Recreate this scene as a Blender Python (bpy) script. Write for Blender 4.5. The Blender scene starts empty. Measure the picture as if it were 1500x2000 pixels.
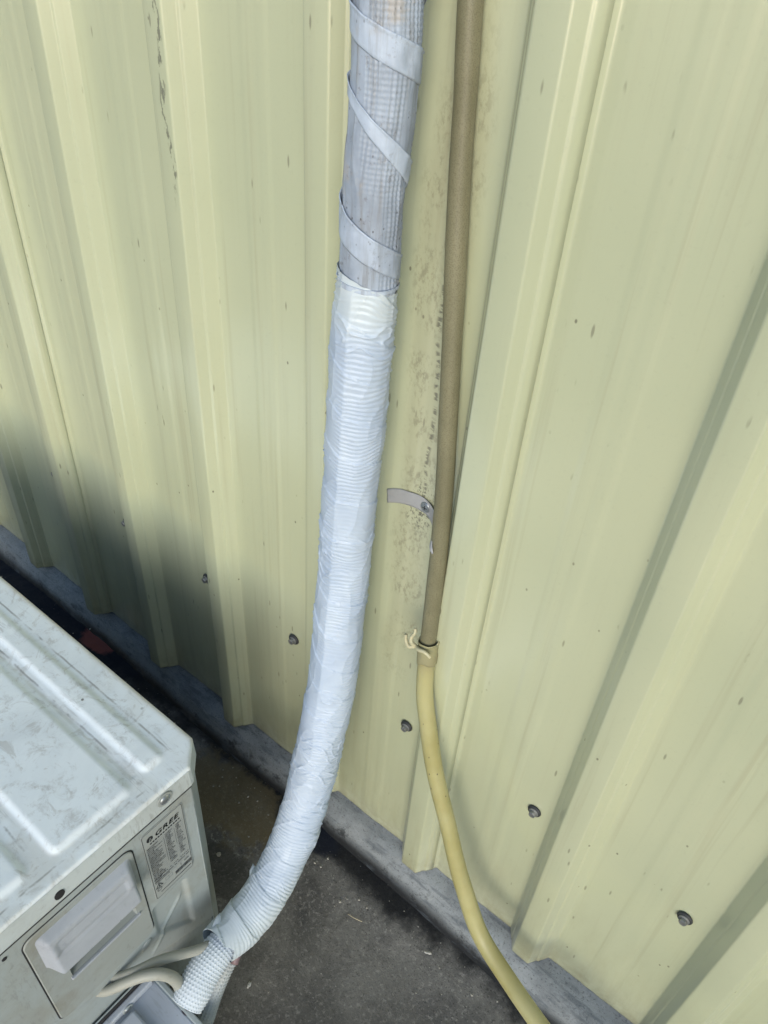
import bpy, bmesh, math, random
import numpy as np
from mathutils import Vector, Matrix
random.seed(7); rng=np.random.default_rng(11)
S=bpy.context.scene; COL=S.collection
# ---------------- camera ----------------
cd=bpy.data.cameras.new('camera'); cam=bpy.data.objects.new('camera',cd); COL.objects.link(cam); S.camera=cam
cd.sensor_fit='VERTICAL'; cd.sensor_height=36.0; cd.lens=36.0*1518.7/2000.0
cd.clip_start=0.02; cd.clip_end=400
CM=Matrix(((0.77988759,-0.43303516,0.45194678),(0.62293934,0.46660966,-0.62787101),(0.06100749,0.77120424,0.63365772)))
cam.matrix_world=Matrix.Translation((1.29983,-0.683147,1.471512))@CM.to_4x4()
# ---------------- world / sun ----------------
w=bpy.data.worlds.new('World'); S.world=w; w.use_nodes=True
nt=w.node_tree; nt.nodes.clear()
sky=nt.nodes.new('ShaderNodeTexSky'); sky.sky_type='NISHITA'; sky.sun_disc=False
SUN_AZ=math.radians(31)     # towards +x from -y
SUN_EL=math.radians(17.5)
sd=Vector((math.sin(SUN_AZ)*math.cos(SUN_EL),-math.cos(SUN_AZ)*math.cos(SUN_EL),math.sin(SUN_EL)))
sky.sun_elevation=SUN_EL; sky.sun_rotation=math.atan2(sd.x,sd.y)
sky.air_density=1.0; sky.dust_density=.8; sky.ozone_density=1.6
bg=nt.nodes.new('ShaderNodeBackground'); bg.inputs[1].default_value=0.15
wo=nt.nodes.new('ShaderNodeOutputWorld')
nt.links.new(sky.outputs[0],bg.inputs[0]); nt.links.new(bg.outputs[0],wo.inputs[0])
sl=bpy.data.lights.new('sun','SUN'); sl.energy=1.6; sl.angle=math.radians(36); sl.color=(1.0,0.985,0.955)
so=bpy.data.objects.new('sun',sl); COL.objects.link(so); so.rotation_euler=(-sd).to_track_quat('-Z','Y').to_euler()
S.view_settings.view_transform='Standard'; S.view_settings.look='None'; S.view_settings.gamma=1
S.view_settings.use_curve_mapping=False; S.view_settings.exposure=0.40
S.render.engine='CYCLES'

# ---------------- helpers ----------------
def tag(o,label=None,cat=None,group=None,kind=None):
    if label: o['label']=label
    if cat: o['category']=cat
    if group: o['group']=group
    if kind: o['kind']=kind
    return o
def empty(name,loc=(0,0,0)):
    o=bpy.data.objects.new(name,None); COL.objects.link(o); o.location=loc; o.empty_display_size=.05; return o
def link(name,me,mat,parent=None,smooth=False):
    o=bpy.data.objects.new(name,me); COL.objects.link(o)
    if mat: me.materials.append(mat)
    if smooth: me.polygons.foreach_set('use_smooth',[True]*len(me.polygons))
    if parent is not None:
        o.parent=parent; o.matrix_parent_inverse=Matrix.Translation(-parent.matrix_basis.translation)
    return o
def mesh(name,verts,faces,mat,parent=None,smooth=False):
    me=bpy.data.meshes.new(name); me.from_pydata([tuple(v) for v in verts],[],[tuple(f) for f in faces]); me.update()
    return link(name,me,mat,parent,smooth)
def gridmesh(name,V,mat,parent=None,smooth=True,wrap=False,keep=None,flip=False):
    """V: (n,m,3) array"""
    n,m=V.shape[:2]
    i=np.arange(n-1)[:,None]; j=np.arange(m if wrap else m-1)[None,:]
    j2=(j+1)%m
    F=np.stack([i*m+j,i*m+j2,(i+1)*m+j2,(i+1)*m+j],-1)
    if flip: F=F[...,::-1]
    if keep is not None: F=F[keep]
    F=F.reshape(-1,4)
    me=bpy.data.meshes.new(name)
    me.vertices.add(n*m); me.vertices.foreach_set('co',V.astype(np.float32).ravel())
    me.loops.add(F.size); me.loops.foreach_set('vertex_index',F.astype(np.int32).ravel())
    me.polygons.add(len(F)); me.polygons.foreach_set('loop_start',np.arange(0,F.size,4,dtype=np.int32))
    me.update(calc_edges=True); me.validate()
    return link(name,me,mat,parent,smooth)
def vnoise(x,y,seed=0,py=None):
    """smooth 2-D value noise in -1..1; optional integer period in y"""
    x=np.asarray(x,float); y=np.asarray(y,float)
    xi=np.floor(x).astype(np.int64); yi=np.floor(y).astype(np.int64); fx=x-xi; fy=y-yi
    fx=fx*fx*(3-2*fx); fy=fy*fy*(3-2*fy)
    def h(a,b):
        if py: b=b%py
        n=(a*374761393+b*668265263+seed*974634777)&0xffffffff
        n=((n^(n>>13))*1274126177)&0xffffffff
        n=n^(n>>16)
        return (n&0xffff)/32767.5-1
    return (h(xi,yi)*(1-fx)+h(xi+1,yi)*fx)*(1-fy)+(h(xi,yi+1)*(1-fx)+h(xi+1,yi+1)*fx)*fy
def sstep(a,b,x):
    t=np.clip((x-a)/(b-a),0,1); return t*t*(3-2*t)
def bevbox(name,lo,hi,mat,parent=None,r=.002,seg=2,rot=None,smooth=False):
    bm=bmesh.new(); bmesh.ops.create_cube(bm,size=1)
    lo=Vector(lo);hi=Vector(hi);c=(lo+hi)/2;d=hi-lo
    for v in bm.verts: v.co=Vector((v.co.x*d.x,v.co.y*d.y,v.co.z*d.z))
    if r: bmesh.ops.bevel(bm,geom=bm.edges[:],offset=r,segments=seg,affect='EDGES',profile=.5)
    for v in bm.verts:
        if rot: v.co=rot@v.co
        v.co+=c
    me=bpy.data.meshes.new(name); bm.to_mesh(me); bm.free()
    return link(name,me,mat,parent,smooth)
def spline(P,n,extra=None):
    """Catmull-Rom (centripetal-ish, by chord length) resample of points (k,d) to n"""
    P=np.asarray(P,float); d=np.r_[0,np.cumsum(np.linalg.norm(np.diff(P[:,:3],axis=0),axis=1))]
    t=np.linspace(0,d[-1],n); m=np.gradient(P,d,axis=0)
    k=np.clip(np.searchsorted(d,t,'right')-1,0,len(d)-2); h=(d[k+1]-d[k])[:,None]; u=((t-d[k])[:,None])/h
    return (2*u**3-3*u**2+1)*P[k]+(u**3-2*u**2+u)*h*m[k]+(-2*u**3+3*u**2)*P[k+1]+(u**3-u**2)*h*m[k+1], t
REF=np.array([.55,-.70,.45]); REF/=np.linalg.norm(REF)
def frames(C):
    T=np.gradient(C,axis=0); T/=np.linalg.norm(T,axis=1)[:,None]
    U=REF-(T@REF)[:,None]*T; U/=np.linalg.norm(U,axis=1)[:,None]
    return T,U,np.cross(T,U)
def tube(name,P,mat,parent=None,ds=.004,m=32,fn=None,cap=True,smooth=True):
    """P rows x,y,z,r ; fn(s,theta)->offset"""
    P=np.asarray(P,float); L=np.linalg.norm(np.diff(P[:,:3],axis=0),axis=1).sum(); n=max(4,int(L/ds))
    Q,s=spline(P,n); T,U,V=frames(Q[:,:3]); th=np.arange(m)/m*2*np.pi
    R=Q[:,3][:,None]+np.zeros((1,m))
    if fn is not None: R=R+fn(s[:,None]+0*th[None],th[None]+0*s[:,None])
    X=Q[:,None,:3]+R[...,None]*(np.cos(th)[None,:,None]*U[:,None]+np.sin(th)[None,:,None]*V[:,None])
    o=gridmesh(name,X,mat,parent,smooth,wrap=True,flip=True)
    if cap:
        bm=bmesh.new(); bm.from_mesh(o.data); bm.verts.ensure_lookup_table()
        try:
            bm.faces.new([bm.verts[i] for i in range(m)]); bm.faces.new([bm.verts[(n-1)*m+i] for i in range(m)][::-1])
        except Exception: pass
        bm.to_mesh(o.data); bm.free()
    return o
# ---- node helpers ----
class N:
    def __init__(s,name,rough=.5,col=(.5,.5,.5,1),spec=.5,metal=0,coat=0):
        s.m=bpy.data.materials.new(name); s.m.use_nodes=True; s.t=s.m.node_tree; s.b=s.t.nodes['Principled BSDF']
        s.b.inputs['Roughness'].default_value=rough; s.b.inputs['Base Color'].default_value=(*col[:3],1)
        s.b.inputs['Metallic'].default_value=metal; s.b.inputs['Specular IOR Level'].default_value=spec
        s.b.inputs['Coat Weight'].default_value=coat; s.b.inputs['Coat Roughness'].default_value=.25
        s.co=s.t.nodes.new('ShaderNodeTexCoord').outputs['Object']
    def new(s,k): return s.t.nodes.new(k)
    def L(s,a,b): s.t.links.new(a,b)
    def map(s,scale,loc=(0,0,0),rot=(0,0,0)):
        n=s.new('ShaderNodeMapping'); n.inputs['Scale'].default_value=scale; n.inputs['Location'].default_value=loc; n.inputs['Rotation'].default_value=rot
        s.L(s.co,n.inputs[0]); return n.outputs[0]
    def noise(s,scale,detail=4,rough=.55,vec=None,dist=0):
        n=s.new('ShaderNodeTexNoise'); n.inputs['Scale'].default_value=scale; n.inputs['Detail'].default_value=detail
        n.inputs['Roughness'].default_value=rough; n.inputs['Distortion'].default_value=dist
        s.L(vec if vec is not None else s.co,n.inputs['Vector']); return n.outputs[0]
    def vor(s,scale,vec=None,feat='F1',rnd=1):
        n=s.new('ShaderNodeTexVoronoi'); n.inputs['Scale'].default_value=scale; n.feature=feat; n.inputs['Randomness'].default_value=rnd
        s.L(vec if vec is not None else s.co,n.inputs['Vector']); return n.outputs[0]
    def ramp(s,v,a,b,lo=0,hi=1):
        n=s.new('ShaderNodeMapRange'); n.interpolation_type='SMOOTHSTEP'
        for i,x in enumerate((a,b,lo,hi)): n.inputs[i+1].default_value=x
        s.L(v,n.inputs[0]); return n.outputs[0]
    def mth(s,op,a,b=None):
        n=s.new('ShaderNodeMath'); n.operation=op
        for i,x in enumerate((a,b)):
            if x is None: continue
            if isinstance(x,(int,float)): n.inputs[i].default_value=x
            else: s.L(x,n.inputs[i])
        return n.outputs[0]
    def mix(s,f,a,b,mode='MIX'):
        n=s.new('ShaderNodeMix'); n.data_type='RGBA'; n.blend_type=mode
        for i,x in ((0,f),(6,a),(7,b)):
            if isinstance(x,(int,float)): n.inputs[i].default_value=x
            elif isinstance(x,tuple): n.inputs[i].default_value=(*x[:3],1)
            else: s.L(x,n.inputs[i])
        return n.outputs[2]
    def sep(s):
        n=s.new('ShaderNodeSeparateXYZ'); s.L(s.co,n.inputs[0]); return n.outputs
    def bump(s,h,strength=.3,dist=.001,prev=None):
        n=s.new('ShaderNodeBump'); n.inputs['Strength'].default_value=strength; n.inputs['Distance'].default_value=dist
        s.L(h,n.inputs['Height'])
        if prev: s.L(prev,n.inputs['Normal'])
        return n.outputs[0]
    def out(s,col=None,rough=None,nrm=None):
        if col is not None: s.L(col,s.b.inputs['Base Color'])
        if rough is not None: s.L(rough,s.b.inputs['Roughness'])
        if nrm is not None: s.L(nrm,s.b.inputs['Normal'])
        return s.m
def box_mask(n,x,a0,a1,soft):
    return n.mth('MULTIPLY',n.ramp(x,a0-soft,a0+soft),n.ramp(x,a1-soft,a1+soft,1,0))

# ---------------- materials ----------------
def m_wall():
    n=N('painted_steel',.36,spec=.5,coat=.9); n.b.inputs['Coat Roughness'].default_value=.2; n.b.inputs['Coat IOR'].default_value=1.9; X,Y,Z=n.sep()
    c=(.49,.515,.345); 
    big=n.noise(2.2,3); col=n.mix(n.ramp(big,.35,.7),c,(.455,.487,.325))
    st=n.noise(1,5,.6,n.map((70,70,1.6))); col=n.mix(n.ramp(st,.52,.8,0,.22),col,(.40,.38,.25))
    # sooty film, general
    fine=n.noise(160,4,.7); col=n.mix(n.ramp(fine,.55,.75,0,.10),col,(.25,.24,.18))
    # small specks and short ticks
    v=n.vor(1,n.map((34,34,22),rot=(.2,.5,.3))); ns=n.noise(9,2)
    sp=n.mth('MULTIPLY',n.ramp(v,.035,.07,1,0),n.ramp(ns,.45,.55)); col=n.mix(n.mth('MULTIPLY',sp,.75),col,(.11,.10,.07))
    v2=n.vor(1,n.map((60,60,14),rot=(.0,.9,.0))); sp2=n.mth('MULTIPLY',n.ramp(v2,.06,.13,1,0),n.ramp(n.noise(13,2),.50,.58)); col=n.mix(n.mth('MULTIPLY',sp2,.6),col,(.14,.13,.09))
    # rubbed dirt behind pipe and hose
    wob=n.noise(5,2); xs=n.mth('ADD',X,n.mth('MULTIPLY',n.mth('SUBTRACT',wob,.5),.05))
    band=n.mth('MULTIPLY',box_mask(n,xs,.832,.892,.012),box_mask(n,Z,.50,1.35,.10))
    g=n.noise(1,6,.75,n.map((150,150,75),rot=(0,.5,0))); g2=n.noise(14,4,.65)
    rub=n.mth('MULTIPLY',band,n.mth('MULTIPLY',n.ramp(g,.46,.60),n.ramp(g2,.40,.60)))
    col=n.mix(n.mth('MULTIPLY',rub,.5),col,(.13,.12,.08))
    col=n.mix(n.mth('MULTIPLY',band,.26),col,(.33,.30,.19))
    line=n.mth('MULTIPLY',box_mask(n,xs,.868,.873,.0022),box_mask(n,Z,.78,1.26,.05))
    col=n.mix(n.mth('MULTIPLY',n.mth('MULTIPLY',line,n.ramp(n.noise(1,2,.5,n.map((60,60,190))),.46,.56)),.7),col,(.08,.07,.05))
    # spray of dark grime around the strap
    px=n.mth('SUBTRACT',X,.868); pz=n.mth('SUBTRACT',Z,.825); d=n.mth('SQRT',n.mth('ADD',n.mth('MULTIPLY',px,px),n.mth('MULTIPLY',n.mth('MULTIPLY',pz,pz),.5)))
    gm=n.mth('MULTIPLY',n.ramp(d,.012,.042,1,0),n.ramp(n.noise(1,5,.7,n.map((260,260,170))),.52,.60)); col=n.mix(n.mth('MULTIPLY',gm,.85),col,(.05,.045,.03))
    # long smear scratches on the third rib left of the pipe
    sc=n.mth('MULTIPLY',box_mask(n,n.mth('ADD',X,n.mth('MULTIPLY',n.mth('SUBTRACT',n.noise(12,2),.5),.03)),.461,.469,.002),box_mask(n,Z,1.14,1.36,.03))
    col=n.mix(n.mth('MULTIPLY',n.mth('MULTIPLY',sc,n.ramp(n.noise(1,4,.7,n.map((200,200,60))),.5,.56)),.8),col,(.12,.12,.09))
    rs=n.noise(1,4,.65,n.map((48,48,.9),(3,1,0))); col=n.mix(n.mth('MULTIPLY',n.ramp(rs,.55,.72),.30),col,(.33,.31,.20))
    # splash dirt at foot
    ft=n.mth('MULTIPLY',n.ramp(Z,0,.07,1,0),n.ramp(n.noise(35,5,.7),.3,.75)); col=n.mix(n.mth('MULTIPLY',ft,.55),col,(.22,.19,.10))
    ft2=n.mth('MULTIPLY',n.ramp(Z,.0,.32,1,0),n.ramp(n.noise(1,5,.7,n.map((60,60,12))),.35,.75)); col=n.mix(n.mth('MULTIPLY',ft2,.28),col,(.27,.24,.13))
    rg=n.ramp(n.noise(6,4),.3,.7,.30,.46)
    nb=n.bump(n.noise(420,2),.06,.0004); nb=n.bump(n.noise(4,3),.5,.006,nb); nb=n.bump(n.noise(1,3,.6,n.map((3,3,26))),.10,.003,nb)
    return n.out(col,rg,nb)
def m_concrete(name,dark,light,blot,kind=0):
    n=N(name,.85,spec=.3); X,Y,Z=n.sep()
    a=n.noise(3.2,6,.62,dist=.4); b=n.noise(19,6,.7,dist=.3); c=n.noise(120,4,.75)
    col=n.mix(n.ramp(a,.36,.66),dark,light); col=n.mix(n.ramp(b,.42,.68,0,.6),col,blot)
    col=n.mix(n.ramp(c,.5,.72,0,.5 if kind==0 else .2),col,tuple(x*(2.0 if kind==0 else 1.3) for x in light)); 
    col=n.mix(n.ramp(n.noise(260,3,.7),.56,.66,0,.6),col,tuple(x*.3 for x in dark))
    if kind==0:
        # grimy dark belt along the kerb
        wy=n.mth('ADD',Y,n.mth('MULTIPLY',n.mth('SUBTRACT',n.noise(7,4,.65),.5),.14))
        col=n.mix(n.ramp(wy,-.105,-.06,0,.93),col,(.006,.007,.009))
        # wet-looking dark blotch under the white pipe, ochre stain beside it, navy shade and dirt painted behind the unit
        def blob(cx,cy,rx,ry,colr,amt,nz=.5):
            nonlocal col
            px=n.mth('DIVIDE',n.mth('SUBTRACT',X,cx),rx); py=n.mth('DIVIDE',n.mth('SUBTRACT',Y,cy),ry)
            d=n.mth('SQRT',n.mth('ADD',n.mth('MULTIPLY',px,px),n.mth('MULTIPLY',py,py)))
            d=n.mth('ADD',d,n.mth('MULTIPLY',n.mth('SUBTRACT',n.noise(16,5,.7),.5),nz*2))
            col=n.mix(n.ramp(d,.75,1.1,amt,0),col,colr)
        blob(.56,-.13,.17,.075,(.17,.135,.07),.7,.9)
        blob(.66,-.25,.09,.045,(.035,.034,.03),.6,.7)
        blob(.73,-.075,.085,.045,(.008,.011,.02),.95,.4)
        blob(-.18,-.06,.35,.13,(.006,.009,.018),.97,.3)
        blob(1.0,-.30,.25,.15,(.12,.115,.10),.35,.9)
        blob(-.02,-.05,.058,.032,(.24,.075,.06),.92,.7)
        v=n.vor(90); sp=n.mth('MULTIPLY',n.ramp(v,.05,.10,1,0),n.ramp(n.noise(11,2),.5,.6)); col=n.mix(n.mth('MULTIPLY',sp,.85),col,(.30,.29,.25))
    else:
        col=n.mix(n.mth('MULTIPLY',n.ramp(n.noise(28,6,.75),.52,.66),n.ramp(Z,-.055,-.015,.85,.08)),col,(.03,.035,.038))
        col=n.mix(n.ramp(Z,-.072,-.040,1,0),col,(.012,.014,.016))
        col=n.mix(n.ramp(n.noise(1,5,.7,n.map((14,60,60))),.5,.66,0,.55),col,(.07,.085,.10))
    nb=n.bump(n.noise(300,3,.7),.5,.0012); nb=n.bump(b,.6,.004,nb)
    return n.out(col,n.ramp(b,.3,.7,.55,.9),nb)
def m_white(name,base,dirt,amt,rough=.4,spots=True,scratch=0,bumps=.06):
    n=N(name,rough,spec=.45)
    a=n.noise(9,6,.65,dist=.6); b=n.noise(60,5,.7); col=n.mix(n.ramp(a,.42,.75,0,amt),base,dirt)
    col=n.mix(n.ramp(b,.55,.8,0,amt*.8),col,tuple(x*.7 for x in dirt))
    if spots:
        v=n.vor(48); sp=n.mth('MULTIPLY',n.ramp(v,.04,.09,1,0),n.ramp(n.noise(12,2),.52,.62)); col=n.mix(n.mth('MULTIPLY',sp,.7),col,(.10,.10,.09))
    if scratch:
        for k,(rz,sc) in enumerate(((.5,(14,150,30)),(-.9,(20,190,30)),(.05,(9,130,30)))):
            s=n.noise(1,3,.6,n.map(sc,(k*3.1,k,0),(0,0,rz))); m=n.mth('MULTIPLY',n.ramp(s,.60,.66),n.ramp(n.noise(7,3),.47,.58)); col=n.mix(n.mth('MULTIPLY',m,scratch),col,(.22,.23,.22))
    return n.out(col,n.ramp(a,.3,.7,rough-.08,rough+.15),n.bump(b,bumps,.001))
def m_plain(name,c,rough=.5,metal=0,spec=.5,var=.15):
    n=N(name,rough,c,spec,metal); a=n.noise(45,4,.6); col=n.mix(n.ramp(a,.35,.7,0,1),c,tuple(x*(1-var*2) for x in c))
    return n.out(col,n.ramp(a,.3,.7,max(.05,rough-.08),min(1,rough+.1)))
M_wall=m_wall()
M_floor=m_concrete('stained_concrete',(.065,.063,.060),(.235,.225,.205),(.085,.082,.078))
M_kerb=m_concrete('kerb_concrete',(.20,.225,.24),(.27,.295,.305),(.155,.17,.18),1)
def m_top():
    n=N('weathered_top_paint',.42,spec=.6); X,Y,Z=n.sep()
    a=n.noise(7,6,.68,dist=.8); b=n.noise(40,6,.75,dist=.5); c=n.noise(150,4,.7)
    col=n.mix(n.ramp(a,.38,.72),(.80,.86,.875),(.69,.745,.765)); col=n.mix(n.ramp(b,.50,.72,0,.7),col,(.44,.45,.43)); col=n.mix(n.ramp(n.noise(24,6,.75,dist=1.2),.56,.66,0,.45),col,(.38,.37,.33))
    # ochre dust settled at the foot of the embossing (low Z between the pads)
    low=n.ramp(Z,.5118,.5137,1,0); col=n.mix(n.mth('MULTIPLY',n.mth('MULTIPLY',low,n.ramp(n.noise(18,4),.36,.6)),.30),col,(.46,.42,.31))
    for k,(rz,sc) in enumerate(((.5,(10,120,30)),(-.8,(14,150,30)),(.1,(7,110,30)),(1.2,(12,140,30)))):
        s=n.noise(1,4,.65,n.map(sc,(k*3.1,k,0),(0,0,rz))); m=n.mth('MULTIPLY',n.ramp(s,.60,.67),n.ramp(n.noise(9,4,.6),.51,.60)); col=n.mix(n.mth('MULTIPLY',m,.3),col,(.27,.29,.29))
    for yy in (-.400,-.3455,-.552):
        wy=n.mth('ADD',Y,n.mth('MULTIPLY',n.mth('SUBTRACT',n.noise(14,3),.5),.007))
        ln=n.mth('MULTIPLY',n.mth('MULTIPLY',box_mask(n,wy,yy-.0012,yy+.0012,.0012),n.ramp(X,.70,.73,1,0)),n.ramp(n.noise(16,4,.7),.42,.58)); col=n.mix(n.mth('MULTIPLY',ln,.7),col,(.17,.17,.15))
    lx=n.mth('ADD',X,n.mth('MULTIPLY',n.mth('SUBTRACT',n.noise(20,3),.5),.007))
    ln=n.mth('MULTIPLY',n.mth('MULTIPLY',box_mask(n,lx,.7445,.747,.0012),n.ramp(Y,-.42,-.40,1,0)),n.ramp(n.noise(18,4,.7),.45,.58)); col=n.mix(n.mth('MULTIPLY',ln,.6),col,(.17,.17,.15))
    v=n.vor(26); sp=n.mth('MULTIPLY',n.ramp(v,.05,.085,1,0),n.ramp(n.noise(9,2),.5,.58)); col=n.mix(n.mth('MULTIPLY',sp,.85),col,(.06,.055,.05))
    edge=n.mth('MAXIMUM',n.ramp(Y,-.3215,-.3125),0); col=n.mix(n.mth('MULTIPLY',edge,.35),col,(.50,.40,.27))
    return n.out(col,n.ramp(b,.3,.7,.42,.65),n.bump(c,.12,.0006,n.bump(b,.15,.001)))
M_top=m_top()
M_side=m_white('side_paint_in_shade',(.345,.39,.39),(.27,.27,.23),.65,.42,True,.3)  # darker than the top panel: weaker light on the sides put into colour
M_lid=m_white('lid_paint',(.52,.575,.58),(.36,.38,.36),.6,.42,True,.25)
M_cover=m_white('cover_plastic',(.315,.345,.335),(.24,.235,.19),.8,.5,True,.2)
M_hood=m_white('handle_plastic',(.37,.40,.44),(.28,.30,.33),.6,.55,True,0)
M_valve=m_white('valve_cover_plastic',(.44,.48,.53),(.36,.38,.39),.6,.5,True,.2)
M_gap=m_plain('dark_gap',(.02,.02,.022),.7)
M_cable=m_white('cable_sheath',(.34,.345,.30),(.25,.24,.19),.7,.55)
M_screw=m_plain('weathered_steel',(.34,.35,.35),.35,.6,.5,.2)
M_washer=m_plain('rubber_washer',(.035,.038,.04),.5,0,.5)
M_bright=m_plain('zinc_steel',(.42,.45,.47),.34,.85)
M_coil=m_plain('coil_fins',(.035,.045,.05),.5,.3)
M_ink=m_plain('printed_ink',(.02,.022,.025),.5,0,.3,.05)
M_inkl=m_plain('printed_ink_fine',(.15,.16,.165),.5,0,.3,.05)
M_label=m_white('label_film',(.33,.36,.35),(.35,.36,.33),.5,.35,False)
def m_tape():
    n=N('new_white_tape',.5,spec=.35); a=n.noise(11,4,.6); X,Y,Z=n.sep()
    col=n.mix(n.ramp(a,.35,.7),(.485,.565,.665),(.41,.49,.60))
    e=n.mth('ADD',n.ramp(Z,1.07,1.12),n.ramp(Z,.20,.15)); col=n.mix(n.mth('MULTIPLY',e,.55),col,(.60,.66,.64))
    pass
    return n.out(col,n.ramp(a,.3,.7,.36,.52),n.bump(n.noise(90,3),.12,.0008))
def m_old(name='old_grey_wrap',k=1.0,dirt=1.0):
    n=N(name,.5,spec=.4); X,Y,Z=n.sep()
    col=n.mix(n.ramp(n.noise(10,5,.65),.35,.68),tuple(k*x for x in (.37,.43,.51)),tuple(k*x for x in (.25,.29,.35)))
    s=n.noise(1,6,.7,n.map((130,130,9))); col=n.mix(n.ramp(s,.48,.70,0,.75*dirt),col,(.22,.23,.24))
    col=n.mix(n.ramp(n.noise(14,5,.7),.55,.70,0,.55*dirt),col,(.40,.34,.26))
    v=n.vor(1,n.map((170,170,120))); col=n.mix(n.mth('MULTIPLY',n.mth('MULTIPLY',n.ramp(v,.10,.2,1,0),n.ramp(n.noise(22,3),.5,.6)),.8*dirt),col,(.07,.065,.07))
    g=n.noise(70,5,.8); col=n.mix(n.mth('MULTIPLY',n.ramp(g,.56,.66),.55*dirt),col,(.16,.15,.15))
    return n.out(col,None,n.bump(g,.3,.0008))
M_tape=m_tape(); M_old=m_old(); M_band=m_old('old_tape_band',1.30,.55)
def m_hose(name,c,c2,spk,amt):
    n=N(name,.45,spec=.45); X,Y,Z=n.sep()
    col=n.mix(n.ramp(n.noise(8,4,.6),.35,.7),c,c2)
    g=n.noise(700,3,.8); col=n.mix(n.mth('MULTIPLY',n.ramp(g,.48,.62),amt),col,spk)
    s=n.noise(1,5,.7,n.map((160,160,14))); col=n.mix(n.mth('MULTIPLY',n.ramp(s,.58,.72),amt*.8),col,tuple(x*.5 for x in spk))
    return n,col,g
n,col,g=m_hose('aged_brown_hose',(.225,.212,.128),(.165,.155,.09),(.09,.08,.045),.5)
M_brown=n.out(col,None,n.bump(g,.25,.0005))
n,col,g=m_hose('yellow_hose_plastic',(.41,.385,.19),(.335,.305,.125),(.30,.25,.10),.12)
n.b.inputs['Subsurface Weight'].default_value=.25; n.b.inputs['Subsurface Radius'].default_value=(.008,.006,.002); n.b.inputs['Subsurface Scale'].default_value=1
zz=n.sep()[2]; vv=n.vor(1,n.map((120,120,60))); mk=n.mth('MULTIPLY',n.ramp(vv,.08,.16,1,0),box_mask(n,zz,.36,.50,.02)); col=n.mix(n.mth('MULTIPLY',mk,.8),col,(.06,.05,.03))
top_=n.ramp(zz,.575,.61); col=n.mix(n.mth('MULTIPLY',top_,.7),col,(.30,.27,.14))
M_yellow=n.out(col,None,n.bump(g,.06,.0004))
M_foam=m_white('waffle_foam',(.58,.65,.71),(.45,.50,.54),.3,.6,False)
M_foamd=m_white('dirty_waffle_foam',(.42,.45,.45),(.30,.30,.28),.8,.7,False)
M_purple=m_plain('dark_pipe_lining',(.035,.03,.045),.6)
M_strap=m_white('strap_metal',(.34,.35,.36),(.26,.26,.26),.6,.42,True)
M_paper=m_plain('paper',(.6,.58,.52),.8); M_straw=m_plain('dry_straw',(.45,.40,.28),.8)
M_chip=m_plain('stone_chip',(.33,.32,.28),.85)

# ================= SETTING =================
FZ=-.075
def ground():
    # dense near sheet with slight undulation; far sheet around it
    xs=np.r_[-60,-20,-6,np.arange(-2.5,3.5,.02),6,20,60]; ys=np.r_[-60,-20,-6,np.arange(-2.0,.06,.02),.4]
    X,Y=np.meshgrid(xs,ys,indexing='ij'); Z=FZ+.0022*vnoise(X*7,Y*7,3)+.001*vnoise(X*22,Y*22,4)
    V=np.stack([X,Y,Z],-1); o=gridmesh('floor',V,M_floor); tag(o,kind='structure'); return o
ground()
def kerb():
    xs=np.arange(-3,5,.008); pr=np.array([(.30,.12),(.012,.12),(.008,.0),(.004,-.004),(-.012,-.008),(-.024,-.013),(-.034,-.021),(-.041,-.031),(-.046,-.043),(-.050,-.056),(-.055,-.068),(-.066,-.080)])  # stub behind the sheets is unseen, added to stop light leaking underneath
    X=xs[:,None]+0*pr[None,:,0]; k=np.interp(xs,[-.5,.1,.45,.7,1.0,1.3,3],[.75,.70,.98,.80,.92,1.12,1.3])[:,None]
    y=np.where(pr[None,:,0]<0,pr[None,:,0]*k,pr[None,:,0]); idx=np.arange(len(pr))[None,:]
    wob=.0045*vnoise(X*9,idx*.5,5)+.002*vnoise(X*40,idx*.9,6)
    act=(pr[None,:,0]<.006)
    V=np.stack([X,y+wob*act*sstep(2,6,idx),pr[None,:,1]+0*X+.6*wob*act*sstep(3,6,idx)],-1)
    o=gridmesh('kerb',V,M_kerb,smooth=True,flip=True); tag(o,kind='structure'); return o
kerb()
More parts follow.
